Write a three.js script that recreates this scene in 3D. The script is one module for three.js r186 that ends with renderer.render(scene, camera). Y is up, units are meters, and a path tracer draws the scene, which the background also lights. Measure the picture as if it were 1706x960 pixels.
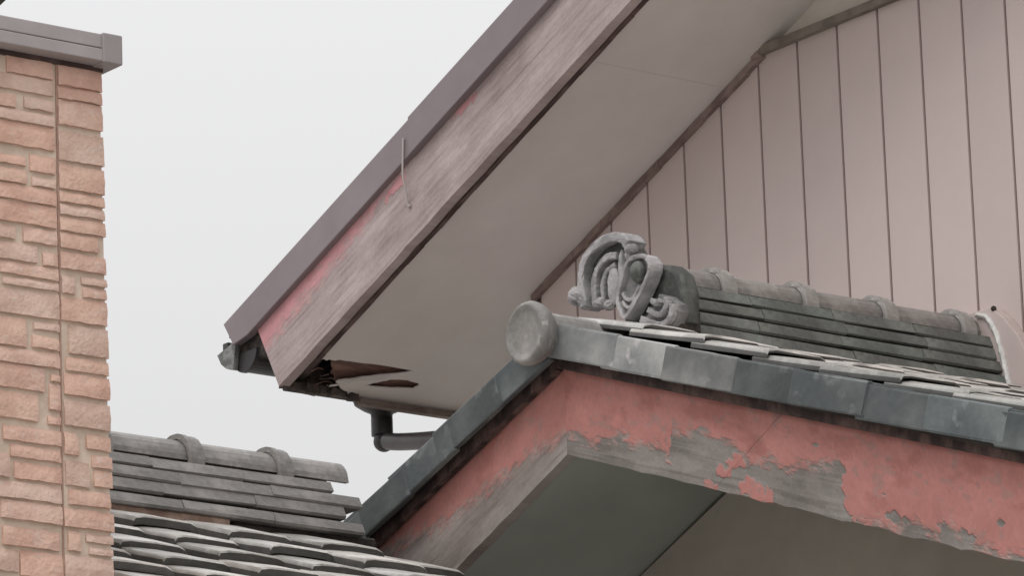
import * as THREE from 'three';
import { RoundedBoxGeometry } from 'three/addons/geometries/RoundedBoxGeometry.js';
import { mergeGeometries } from 'three/addons/utils/BufferGeometryUtils.js';

// ---------------------------------------------------------------- camera, sky, sun, exposure
const scene = new THREE.Scene();
const camera = new THREE.PerspectiveCamera(5.531, 1024 / 577, 0.1, 6000);
camera.position.set(11.8136, 1.6, 9.3371);
camera.up.set(0.2305, 0.9638, 0.134);                      // the phone is held about two degrees off level
camera.lookAt(11.8136 - 0.7617, 1.6 + 0.2644, 9.3371 - 0.5916);

const SKY_ZENITH = 1.57;                                    // overcast sky: the zenith is three times the horizon
{
  const w = 64, h = 64, d = new Float32Array(w * h * 4);
  for (let j = 0; j < h; j++) for (let i = 0; i < w; i++) {
    const el = ((j + 0.5) / h - 0.5) * Math.PI, k = SKY_ZENITH * (1 + 2 * Math.max(0, Math.sin(el))) / 3;
    d.set([k * 0.988, k * 0.988, k * 0.998, 1], (j * w + i) * 4);
  }
  const t = new THREE.DataTexture(d, w, h, THREE.RGBAFormat, THREE.FloatType);
  t.mapping = THREE.EquirectangularReflectionMapping; t.magFilter = THREE.LinearFilter; t.needsUpdate = true;
  scene.background = t; scene.environment = t;
}
const sun = new THREE.DirectionalLight(new THREE.Color(1, 0.97, 0.93), 0.7);
sun.position.set(3, 16, 7); sun.target.position.set(0, 5, 0);
sun.castShadow = true; sun.shadow.radius = 40; sun.shadow.mapSize.set(2048, 2048);
Object.assign(sun.shadow.camera, { left: -9, right: 9, top: 9, bottom: -9, near: 1, far: 40 });
scene.add(sun, sun.target);

// ---------------------------------------------------------------- random numbers and noise
let seed = 20240611;
const rnd = () => { seed = (seed * 1664525 + 1013904223) >>> 0; return seed / 4294967296; };
const rr = (a, b) => a + (b - a) * rnd();
const hash = (x, y, s) => { let n = Math.imul(x, 374761393) ^ Math.imul(y, 668265263) ^ Math.imul(s, 1274126177); n = Math.imul(n ^ (n >>> 13), 1274126177); return ((n ^ (n >>> 16)) >>> 0) / 4294967296; };
function vnoise(x, y, px, py, s) {                          // value noise, periodic in px, py cells
  const xi = Math.floor(x), yi = Math.floor(y), fx = x - xi, fy = y - yi;
  const u = fx * fx * (3 - 2 * fx), v = fy * fy * (3 - 2 * fy), m = (a, n) => ((a % n) + n) % n;
  const x0 = m(xi, px), x1 = m(xi + 1, px), y0 = m(yi, py), y1 = m(yi + 1, py);
  const a = hash(x0, y0, s), b = hash(x1, y0, s), c = hash(x0, y1, s), d = hash(x1, y1, s);
  return a + (b - a) * u + (c - a) * v + (a - b - c + d) * u * v;
}
function fbm(u, v, nx, ny, oct, s) {                        // u, v in 0..1
  let t = 0, a = 0.5, w = 0;
  for (let o = 0; o < oct; o++) { t += a * vnoise(u * nx, v * ny, nx, ny, s + o * 17); w += a; a *= 0.55; nx *= 2; ny *= 2; }
  return t / w;
}
const clamp = (x, a = 0, b = 1) => Math.min(b, Math.max(a, x));
const sstep = (a, b, x) => { const t = clamp((x - a) / (b - a)); return t * t * (3 - 2 * t); };
const mix = (a, b, t) => a + (b - a) * t;

// ---------------------------------------------------------------- materials
function texture(w, h, fn, srgb = true) {
  const d = new Uint8Array(w * h * 4);
  for (let j = 0; j < h; j++) for (let i = 0; i < w; i++) {
    const c = fn((i + 0.5) / w, (j + 0.5) / h), k = (j * w + i) * 4;
    d[k] = clamp(c[0], 0, 255); d[k + 1] = clamp(c[1], 0, 255); d[k + 2] = clamp(c[2], 0, 255); d[k + 3] = 255;
  }
  const t = new THREE.DataTexture(d, w, h, THREE.RGBAFormat);
  t.wrapS = t.wrapT = THREE.RepeatWrapping; t.magFilter = THREE.LinearFilter; t.minFilter = THREE.LinearMipmapLinearFilter; t.generateMipmaps = true;
  if (srgb) t.colorSpace = THREE.SRGBColorSpace;
  t.needsUpdate = true; return t;
}
const grey = (v) => [v, v, v];
// a surface: base colour with coarse blotches, fine grain and specks; uv are in metres, the texture spans `size` metres
function surface({ base, blotch = [0, 0, 0], speck = null, coarse = 4, fine = 32, stretch = 1, grain = 6, size = 1, rough = 0.85, bump = 0.002, n = 256, s = 1, metal = 0, speckAt = 0.68 }) {
  const sx = Math.max(1, Math.round(coarse * stretch)), fx = Math.max(1, Math.round(fine * stretch));
  const f = (u, v) => {
    const a = fbm(u, v, sx, coarse, 4, s), b = fbm(u, v, fx, fine, 3, s + 90), k = sstep(0.3, 0.7, a);
    const c = base.map((q, i) => q + blotch[i] * (k * 2 - 1) + (b - 0.5) * 2 * grain);
    if (speck) { const p = sstep(speckAt, speckAt + 0.12, fbm(u, v, coarse * 3, coarse * 3, 4, s + 300)); return c.map((q, i) => mix(q, speck[i], p * 0.8)); }
    return c;
  };
  const map = texture(n, n, f), m = new THREE.MeshStandardMaterial({ map, roughness: rough, metalness: metal });
  map.repeat.set(1 / size, 1 / size);
  if (bump) {
    m.bumpMap = texture(n, n, (u, v) => grey(255 * mix(fbm(u, v, fx, fine, 3, s + 90), fbm(u, v, sx, coarse, 4, s), 0.4)), false);
    m.bumpMap.repeat.set(1 / size, 1 / size); m.bumpScale = bump;
  }
  return m;
}
const tone = (m, k, tint = [1, 1, 1]) => { const c = m.clone(); c.color.setRGB(k * tint[0], k * tint[1], k * tint[2]); return c; };

const M = {};
M.ground = surface({ base: [170, 168, 164], blotch: [10, 10, 10], grain: 12, size: 4, s: 3 });
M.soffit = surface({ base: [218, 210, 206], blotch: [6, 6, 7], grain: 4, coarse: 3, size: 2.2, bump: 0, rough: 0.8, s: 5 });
M.siding = surface({ base: [205, 189, 185], blotch: [4, 4, 4], grain: 1.5, coarse: 3, size: 1.9, bump: 0.0006, rough: 0.65, s: 7 });
M.sidingBack = surface({ base: [134, 112, 108], blotch: [8, 8, 8], size: 1, bump: 0, s: 8 });
M.gable = surface({ base: [205, 198, 188], blotch: [5, 5, 5], grain: 3, size: 1.2, s: 9 });
M.rakeTrim = surface({ base: [134, 115, 110], blotch: [14, 14, 13], grain: 9, coarse: 8, size: 0.7, s: 10 });
M.beltTrim = surface({ base: [120, 111, 102], blotch: [12, 12, 11], grain: 8, coarse: 8, size: 0.7, s: 11 });
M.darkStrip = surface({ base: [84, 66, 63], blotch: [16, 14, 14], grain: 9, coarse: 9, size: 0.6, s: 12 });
M.flashing = surface({ base: [140, 128, 131], blotch: [5, 5, 5], grain: 3, coarse: 3, size: 1.1, bump: 0.0005, rough: 0.5, s: 13 });
M.roofMetal = surface({ base: [96, 92, 92], blotch: [6, 6, 6], size: 1.3, rough: 0.55, s: 14 });
M.rotten = surface({ base: [66, 58, 54], blotch: [20, 18, 15], grain: 14, coarse: 8, size: 0.4, bump: 0.006, s: 15 });
M.plyBrown = surface({ base: [122, 92, 82], blotch: [16, 14, 12], grain: 9, coarse: 5, stretch: 3, size: 0.4, s: 16 });
M.fascia = surface({ base: [122, 108, 100], blotch: [12, 14, 12], grain: 9, coarse: 6, size: 0.6, s: 17 });
M.gutter = surface({ base: [50, 47, 48], blotch: [8, 8, 8], grain: 4, size: 0.5, rough: 0.45, bump: 0.0005, s: 18 });
M.gutterCap = surface({ base: [116, 116, 114], blotch: [22, 22, 22], grain: 12, coarse: 9, size: 0.2, rough: 0.5, s: 19 });
M.pipe = surface({ base: [92, 86, 88], blotch: [8, 8, 8], grain: 4, size: 0.4, rough: 0.35, bump: 0.0004, s: 20 });
M.wire = new THREE.MeshStandardMaterial({ color: 0xb9aeab, roughness: 0.5 });
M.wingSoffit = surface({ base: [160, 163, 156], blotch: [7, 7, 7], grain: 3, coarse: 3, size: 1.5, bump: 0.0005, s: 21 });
M.wingWall = surface({ base: [184, 176, 166], blotch: [7, 8, 8], grain: 5, coarse: 3, size: 1.4, bump: 0.001, s: 22 });
M.shadeWood = surface({ base: [78, 62, 58], blotch: [22, 18, 16], grain: 12, coarse: 6, stretch: 2, size: 0.5, bump: 0.003, s: 23 });
M.deck = surface({ base: [70, 66, 62], blotch: [10, 10, 10], size: 0.8, s: 24 });
M.clayDark = surface({ base: [116, 120, 116], blotch: [12, 14, 12], speck: [150, 150, 142], grain: 10, coarse: 5, fine: 48, size: 0.55, rough: 0.72, bump: 0.0025, n: 512, s: 25 });
M.clayLight = surface({ base: [138, 135, 132], blotch: [13, 12, 12], speck: [166, 163, 158], grain: 12, coarse: 5, fine: 48, size: 0.6, rough: 0.62, bump: 0.0025, n: 512, s: 26 });
M.clayGreen = surface({ base: [106, 109, 105], blotch: [9, 10, 9], speck: [100, 97, 88], grain: 10, coarse: 6, fine: 48, size: 0.5, rough: 0.8, bump: 0.003, n: 512, s: 27 });
M.tile = surface({ base: [202, 199, 196], blotch: [16, 16, 16], speck: [222, 220, 215], speckAt: 0.6, grain: 12, coarse: 6, fine: 48, size: 0.5, rough: 0.36, bump: 0.0008, n: 512, s: 39 });
M.verge = surface({ base: [96, 102, 102], blotch: [15, 15, 14], speck: [124, 128, 128], speckAt: 0.6, grain: 6, coarse: 3, fine: 40, size: 0.6, rough: 0.6, bump: 0.0015, n: 512, s: 28 });
M.ornament = surface({ base: [158, 155, 156], blotch: [16, 16, 15], speck: [122, 121, 116], grain: 10, coarse: 7, fine: 40, size: 0.3, rough: 0.75, bump: 0.002, s: 29 });
M.ornamentDark = surface({ base: [98, 100, 96], blotch: [16, 16, 15], grain: 10, coarse: 7, size: 0.3, rough: 0.8, bump: 0.002, s: 30 });
M.mortarBrown = surface({ base: [158, 134, 120], blotch: [18, 18, 17], grain: 12, coarse: 6, size: 0.4, bump: 0.005, s: 31 });
M.mortarDark = surface({ base: [56, 50, 47], blotch: [14, 12, 11], grain: 10, coarse: 8, size: 0.3, bump: 0.005, s: 32 });
M.sealant = surface({ base: [214, 212, 208], blotch: [12, 12, 12], grain: 9, size: 0.2, bump: 0.003, s: 33 });
M.coping = surface({ base: [172, 164, 164], blotch: [6, 6, 6], grain: 4, coarse: 3, size: 0.8, rough: 0.5, bump: 0.0005, s: 34 });
M.mortar = surface({ base: [212, 192, 174], blotch: [7, 7, 7], grain: 8, coarse: 6, size: 0.4, bump: 0.003, s: 35 });
M.groove = surface({ base: [168, 136, 121], blotch: [14, 12, 10], grain: 6, coarse: 8, size: 0.3, s: 36 });
M.brick = surface({ base: [216, 181, 164], blotch: [7, 8, 8], speck: [214, 190, 176], grain: 7, coarse: 7, fine: 50, size: 0.4, rough: 0.85, bump: 0.004, n: 512, s: 37 });
M.plaster = surface({ base: [170, 162, 152], blotch: [8, 8, 8], size: 2, s: 38 });
M.cable = new THREE.MeshStandardMaterial({ color: 0x26262a, roughness: 0.6 });
const brickTones = [[1, 1, 1], [0.98, 0.94, 0.93], [1.0, 0.98, 0.96], [0.98, 1.03, 1.05], [0.99, 0.93, 0.91], [0.95, 1.0, 1.01]].map((t) => tone(M.brick, 1, t));
const greenTones = [0.86, 0.95, 1.02, 1.12].map((k, i) => tone(M.clayGreen, k, [[1, 1, 1], [1.02, 0.99, 0.97], [0.97, 1, 0.98], [1.02, 1, 1]][i]));
const lightTones = [0.88, 0.96, 1.04, 1.1].map((k) => tone(M.clayLight, k));
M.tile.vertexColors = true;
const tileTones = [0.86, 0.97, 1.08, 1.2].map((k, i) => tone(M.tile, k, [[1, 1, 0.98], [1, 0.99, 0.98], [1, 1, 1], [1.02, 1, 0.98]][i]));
const capTones = [0.92, 1, 1.08].map((k) => tone(M.clayLight, k, [1, 0.97, 0.95]));
const vergeTones = [0.78, 0.92, 1.04, 1.22].map((k, i) => tone(M.verge, k, [[1, 1, 1], [0.98, 1, 1.01], [1, 1, 1], [0.97, 1, 1.02]][i]));
const vergePale = [2.7, 3.0, 1.7].map((k) => tone(M.verge, k, [1, 0.9, 0.89]));
const sidingTones = [0.97, 1, 1.03].map((k) => tone(M.siding, k));

// painted boards: remains of pink paint over weathered wood; u runs along the board, v from its lower to its upper edge
const track = (pts) => (u) => { for (let i = 1; i < pts.length; i++) if (u <= pts[i][0]) { const [a, b] = [pts[i - 1], pts[i]]; return mix(a[1], b[1], clamp((u - a[0]) / (b[0] - a[0] || 1))); } return pts[pts.length - 1][1]; };
function paintedBoard({ length, height, edge, pink, wood, fade = 0.03, grainDark = 16, flakes = [], bare = [], s, nx = 2048, ny = 256, top = 2 }) {
  const cx = Math.round(length * 9), cy = Math.max(2, Math.round(height * 9)), mask = new Float32Array(nx * ny), e = track(edge);
  const spot = (u, v, list, w) => { let m = 0; for (const [a, b, ra, rb] of list) m = Math.max(m, sstep(1.25, 0.75, Math.hypot((u - a) / ra, (v - b) / rb) + w)); return m; };
  const at = (u, v) => {
    const du = (fbm(u, v, cx * 3, cy * 4, 3, s + 3) - 0.5) * 0.035 / length * 2.3;
    const wave = (fbm(u, v, cx * 2, cy * 2 + 1, 4, s) - 0.5) * 0.2 + (fbm(u, v, cx * 5, cy * 12, 3, s + 5) - 0.5) * 0.22;
    const torn = (fbm(u, v, cx * 5, cy * 5, 4, s + 40) - 0.5) * 2.6;
    let p = sstep(-fade, fade, v - e(u + du) + wave);
    p *= 1 - spot(u, v, bare, torn);
    return Math.max(p, spot(u, v, flakes, torn)) * (v > top ? 0 : 1);
  };
  const map = texture(nx, ny, (u, v) => {
    const p = at(u, v); mask[Math.min(ny - 1, Math.floor(v * ny)) * nx + Math.min(nx - 1, Math.floor(u * nx))] = p;
    const g = fbm(u, v, Math.max(2, Math.round(cx * 0.5)), cy * 12, 3, s + 11), g2 = fbm(u, v, Math.max(2, Math.round(cx * 0.7)), cy * 3, 5, s + 12), dirt = fbm(u, v, cx, 3, 4, s + 13);
    const dark = sstep(0.5, 0.78, g) * 0.9 + sstep(0.56, 0.74, g2) * 0.7, lit = sstep(0.44, 0.3, g2) * 12;
    const w = wood.map((q) => q - grainDark * dark + lit + (dirt - 0.5) * 30 + (fbm(u, v, cx * 16, cy * 20, 2, s + 18) - 0.5) * 14);
    const k = (fbm(u, v, cx * 2, cy * 2, 4, s + 14) - 0.5) * 26 + (fbm(u, v, cx * 16, cy * 16, 2, s + 15) - 0.5) * 12;
    const grime = sstep(0.55, 0.75, fbm(u, v, cx, cy * 2, 5, s + 16)) * 14, worn = sstep(0.6, 0.72, fbm(u, v, cx * 3, cy * 5, 4, s + 17)) * 0.3;
    const q = pink.map((c, i) => mix(c + k * (i ? 0.75 : 1) - grime, w[i], worn));
    const rim = 4 * p * (1 - p) * 0.32 * sstep(0.35, 0.6, fbm(u, v, cx * 4, cy * 4, 2, s + 21));      // highlight on curled film edges put into the colour, in a primer tone
    return [0, 1, 2].map((i) => mix(mix(w[i], q[i], p), [196, 174, 168][i], rim));
  });
  const b = texture(nx, ny, (u, v) => {
    const p = mask[Math.min(ny - 1, Math.floor(v * ny)) * nx + Math.min(nx - 1, Math.floor(u * nx))];
    return grey(40 + 130 * p + 70 * (fbm(u, v, Math.max(2, Math.round(cx * 0.5)), cy * 12, 3, s + 11) - 0.5) * (1 - p) + 30 * (fbm(u, v, cx * 5, cy * 5, 3, s + 19) - 0.5));
  }, false);
  return new THREE.MeshStandardMaterial({ map, bumpMap: b, bumpScale: 0.005, roughness: 0.88 });
}
const PINK = [186, 128, 121], WOOD = [140, 134, 129];
M.bargeRight = paintedBoard({ length: 2.3, height: 0.24, pink: PINK, wood: WOOD, s: 401, fade: 0.075,
  edge: [[0, 0.2], [0.05, 0.22], [0.1, 0.3], [0.15, 0.27], [0.18, 0.2], [0.187, 0.52], [0.25, 0.57], [0.29, 0.46], [0.33, 0.34], [0.37, 0.4], [0.42, 0.45], [0.47, 0.56], [0.478, 0.0], [0.55, 0.0], [0.585, 0.16], [0.61, 0.02], [0.64, 0.2], [0.67, 0.04], [0.8, 0.02], [0.86, 0.12], [1, 0.05]],
  flakes: [[0.325, 0.08, 0.022, 0.1], [0.345, 0.03, 0.012, 0.06], [0.27, 0.2, 0.012, 0.05], [0.255, 0.03, 0.012, 0.05], [0.305, 0.33, 0.02, 0.06]], bare: [[0.535, 0.33, 0.008, 0.03], [0.55, 0.14, 0.018, 0.04], [0.43, 0.68, 0.007, 0.025], [0.665, 0.12, 0.02, 0.06], [0.715, 0.32, 0.01, 0.04]] });
M.bargeLeft = paintedBoard({ length: 1.05, height: 0.26, pink: PINK, wood: [148, 138, 133], s: 402, fade: 0.09, nx: 1024,
  edge: [[0, 1.15], [0.12, 0.98], [0.28, 0.74], [0.45, 0.6], [0.6, 0.52], [0.75, 0.44], [0.9, 0.34], [1, 0.22]] });
M.bargeMain = paintedBoard({ length: 3.6, height: 0.22, pink: [206, 150, 154], wood: [176, 160, 158], s: 403, fade: 0.12, grainDark: 15,
  edge: [[0, 0.62], [0.05, 0.7], [0.1, 0.76], [0.15, 0.84], [0.18, 0.96], [0.21, 1.1], [0.34, 1.06], [0.4, 1.15], [0.46, 1.02], [0.5, 1.1], [1, 1.12]], flakes: [[0.2, 0.86, 0.012, 0.08], [0.30, 0.93, 0.014, 0.06]] });

// ---------------------------------------------------------------- geometry helpers (world coordinates; parts are moved into their thing's frame)
function metricUV(g) {                                       // uv in metres from the dominant direction of each face
  g = g.index ? g.toNonIndexed() : g;
  const p = g.attributes.position, uv = new Float32Array(p.count * 2), a = new THREE.Vector3(), b = new THREE.Vector3(), c = new THREE.Vector3(), n = new THREE.Vector3();
  for (let i = 0; i < p.count; i += 3) {
    a.fromBufferAttribute(p, i); b.fromBufferAttribute(p, i + 1); c.fromBufferAttribute(p, i + 2);
    n.copy(b).sub(a).cross(c.clone().sub(a)); const x = Math.abs(n.x), y = Math.abs(n.y), z = Math.abs(n.z);
    [a, b, c].forEach((q, k) => { const [s, t] = x >= y && x >= z ? [q.z, q.y] : y >= z ? [q.x, q.z] : [q.x, q.y]; uv[(i + k) * 2] = s; uv[(i + k) * 2 + 1] = t; });
  }
  g.setAttribute('uv', new THREE.BufferAttribute(uv, 2)); return g;
}
const bare = (g) => { g = g.index ? g.toNonIndexed() : g; for (const k of Object.keys(g.attributes)) if (!['position', 'normal', 'uv'].includes(k)) g.deleteAttribute(k); return g; };
const join = (...gs) => mergeGeometries(gs.flat().map((g) => bare(g)));
function box(x0, x1, y0, y1, z0, z1, r = 0.004) {
  const w = Math.abs(x1 - x0), h = Math.abs(y1 - y0), d = Math.abs(z1 - z0), q = Math.min(r, w / 3, h / 3, d / 3);
  const g = q > 0 ? new RoundedBoxGeometry(w, h, d, 1, q) : new THREE.BoxGeometry(w, h, d);
  return g.translate((x0 + x1) / 2, (y0 + y1) / 2, (z0 + z1) / 2);
}
function prism(pts, z0, z1, bevel = 0, holes = []) {          // outline in x, y carried from z0 to z1
  const s = new THREE.Shape(pts.map(([x, y]) => new THREE.Vector2(x, y)));
  for (const h of holes) s.holes.push(new THREE.Path(h.map(([x, y]) => new THREE.Vector2(x, y))));
  const lo = Math.min(z0, z1), d = Math.abs(z1 - z0);
  return new THREE.ExtrudeGeometry(s, { depth: d - 2 * bevel, bevelEnabled: bevel > 0, bevelThickness: bevel, bevelSize: bevel, bevelOffset: -bevel, bevelSegments: 2, curveSegments: 8 }).translate(0, 0, lo + bevel);
}
const tube = (pts, r, n = 24, k = 8, closed = false) => new THREE.TubeGeometry(new THREE.CatmullRomCurve3(pts.map((p) => new THREE.Vector3(...p)), closed), n, r, k, closed);
function ball(x, y, z, rx, ry = rx, rz = rx) { return new THREE.SphereGeometry(1, 16, 12).scale(rx, ry, rz).translate(x, y, z); }
function rough(g, amount, freq, s) {                          // shifts coincident vertices alike, so that edges stay closed
  const p = g.attributes.position;
  for (let i = 0; i < p.count; i++) {
    const k = [p.getX(i), p.getY(i), p.getZ(i)], h = (j) => hash(Math.round(k[0] * freq), Math.round(k[1] * freq), Math.round(k[2] * freq) * 7 + j + s * 31) - 0.5;
    p.setXYZ(i, k[0] + h(0) * amount, k[1] + h(1) * amount, k[2] + h(2) * amount);
  }
  g.computeVertexNormals(); return g;
}
const used = {};
const numbered = (n) => { used[n] = (used[n] ?? -1) + 1; return used[n] ? `${n}_${String(used[n]).padStart(3, '0')}` : n; };
const thingOf = (o) => { while (o.userData.at === undefined && o.parent) o = o.parent; return o; };
const bases = new Map();
function thing(name, label, category, at) {
  const o = new THREE.Group(); o.name = numbered(name); o.position.set(...at); o.userData = { label, category }; bases.set(o, at); scene.add(o); return o;
}
function part(parent, name, geo, material, opt = {}) {
  let g = opt.keepUV ? geo : metricUV(bare(geo)); const at = bases.get(parent);
  if (!opt.local) g = g.translate(-at[0], -at[1], -at[2]);
  const m = new THREE.Mesh(g, material); m.name = name; m.castShadow = m.receiveShadow = true; bases.set(m, at);
  if (opt.label) m.userData.label = opt.label;
  parent.add(m); return m;
}
function copyAt(parent, name, geo, material, pos, rot) {      // a piece that shares its geometry
  const at = bases.get(parent), m = new THREE.Mesh(geo, material); m.name = name; m.castShadow = m.receiveShadow = true;
  m.position.set(pos[0] - at[0], pos[1] - at[1], pos[2] - at[2]); if (rot) m.rotation.set(...rot); parent.add(m); return m;
}
const pick = (a) => a[Math.floor(rnd() * a.length)];

// ---------------------------------------------------------------- ground
{
  const g = new THREE.PlaneGeometry(5000, 5000).rotateX(-Math.PI / 2), uv = g.attributes.uv;
  for (let i = 0; i < uv.count; i++) uv.setXY(i, uv.getX(i) * 5000, uv.getY(i) * 5000);
  const m = new THREE.Mesh(g, M.ground); m.name = 'ground'; m.userData = { kind: 'structure' }; m.receiveShadow = true; scene.add(m);
}

// ---------------------------------------------------------------- roof tiles: one wave tile in a few variants
// local axes: x down the slope, y out of the roof, z across; the raised lip is at z = width, the trough at z = 0
function waveTile(width, length, s, lift = 0.029, th = 0.024, wave = 1.7) {
  const prof = [[0, 0.011], [0.005, 0.017], [0.03, 0.0195], [0.1, 0.02], [0.172, 0.0195], [0.192, 0.015], [0.206, 0.005], [0.218, 0], [0.31, 0]].map(([t, h]) => [t, h * wave]);
  const k = width / 0.29, rows = [[0, 0], [0.5, 0], [1 - 0.005 / length, 0], [1, 0.004]], pos = [], idx = [], n = prof.length;
  const put = (x, y, z) => pos.push(x, y, z) / 3 - 1;
  const top = [], bot = [];
  rows.forEach(([r, dip], i) => {
    prof.forEach(([t, h], j) => {
      const wob = (hash(i * 3 + j, s, 5) - 0.5) * 0.003, x = length * r + (i === 3 ? (hash(j, s, 9) - 0.5) * 0.007 : 0), z = width - t * k;
      top.push(put(x, h + lift * r - dip + wob, z)); bot.push(put(x, h + lift * r - th + (i === 3 ? 0.002 : 0), z));
    });
  });
  const q = (a, b, c, d) => idx.push(a, b, c, a, c, d), R = rows.length;
  for (let i = 0; i < R - 1; i++) for (let j = 0; j < n - 1; j++) {
    const a = i * n + j;
    q(top[a], top[a + n], top[a + n + 1], top[a + 1]); q(bot[a], bot[a + 1], bot[a + n + 1], bot[a + n]);
  }
  for (let j = 0; j < n - 1; j++) { const a = (R - 1) * n + j; q(top[a], bot[a], bot[a + 1], top[a + 1]); }
  for (let i = 0; i < R - 1; i++) { const a = i * n; q(top[a], bot[a], bot[a + n], top[a + n]); const b = i * n + n - 1; q(top[b], top[b + n], bot[b + n], bot[b]); }
  let g = new THREE.BufferGeometry(); g.setAttribute('position', new THREE.Float32BufferAttribute(pos, 3)); g.setIndex(idx);
  const upper = (R - 1) * (n - 1) * 12;                        // indices of the sheet faces, upper and under side by turns
  g = g.toNonIndexed(); g.computeVertexNormals();
  // smooth the wave, keep the edges sharp
  const P = g.attributes.position, N = g.attributes.normal, sums = new Map(), key = (i) => `${P.getX(i).toFixed(4)},${P.getY(i).toFixed(4)},${P.getZ(i).toFixed(4)}`;
  for (let i = 0; i < P.count; i++) { const a = sums.get(key(i)) ?? []; a.push([N.getX(i), N.getY(i), N.getZ(i)]); sums.set(key(i), a); }
  const out = new Float32Array(P.count * 3);
  for (let i = 0; i < P.count; i++) {
    const m = [N.getX(i), N.getY(i), N.getZ(i)], v = [0, 0, 0];
    for (const o of sums.get(key(i))) if (o[0] * m[0] + o[1] * m[1] + o[2] * m[2] > 0.6) { v[0] += o[0]; v[1] += o[1]; v[2] += o[2]; }
    const l = Math.hypot(...v); out.set(v.map((c) => c / l), i * 3);
  }
  g.setAttribute('normal', new THREE.BufferAttribute(out, 3));
  const col = new Float32Array(P.count * 3);                   // skylight painted pale into the tops, shade painted dark into edges and trough
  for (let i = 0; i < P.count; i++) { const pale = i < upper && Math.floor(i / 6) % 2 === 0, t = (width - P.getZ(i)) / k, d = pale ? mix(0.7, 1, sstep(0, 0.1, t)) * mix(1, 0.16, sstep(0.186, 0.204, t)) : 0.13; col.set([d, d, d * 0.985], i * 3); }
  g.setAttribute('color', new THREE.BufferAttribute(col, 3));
  g = metricUV(g); const uv = g.attributes.uv; for (let i = 0; i < uv.count; i++) uv.setXY(i, uv.getX(i) + s * 0.37, uv.getY(i) + s * 0.61);
  return g;
}
function halfTube(r, r2, z0, z1, n = 14, from = -0.12, to = 1.12) {      // a half-round shell along z, outer radius r, inner radius r2
  const pts = []; for (let i = 0; i <= n; i++) { const a = Math.PI * mix(from, to, i / n); pts.push([Math.cos(a) * r, Math.sin(a) * r]); }
  for (let i = n; i >= 0; i--) { const a = Math.PI * mix(from, to, i / n); pts.push([Math.cos(a) * r2, Math.sin(a) * r2]); }
  return prism(pts, z0, z1);
}
// a round ridge cap tile with its collar at the near end (z = 0), body running back to z = -length
const ridgeCap = (r, length) => metricUV(bare(rough(halfTube(r, r - 0.016, -length - 0.008, -0.006, 14, -0.02, 1.02), 0.002, 300, 3)));
const capCollar = (r) => metricUV(bare(rough(join(halfTube(r + 0.018, r - 0.004, -0.042, 0, 16, -0.06, 1.06), halfTube(r + 0.021, r + 0.006, -0.012, 0.004, 16, -0.06, 1.06)), 0.0015, 400, 8)));
const ridgeSlab = (w, th, len, s) => metricUV(bare(rough(prism([[-w, 0], [-w + 0.012, th * 0.85], [-w * 0.45, th + 0.006], [w * 0.45, th + 0.006], [w - 0.012, th * 0.85], [w, 0], [w - 0.006, -0.004], [-w + 0.006, -0.004]], 0, -len), 0.004, 900, s)));

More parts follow.
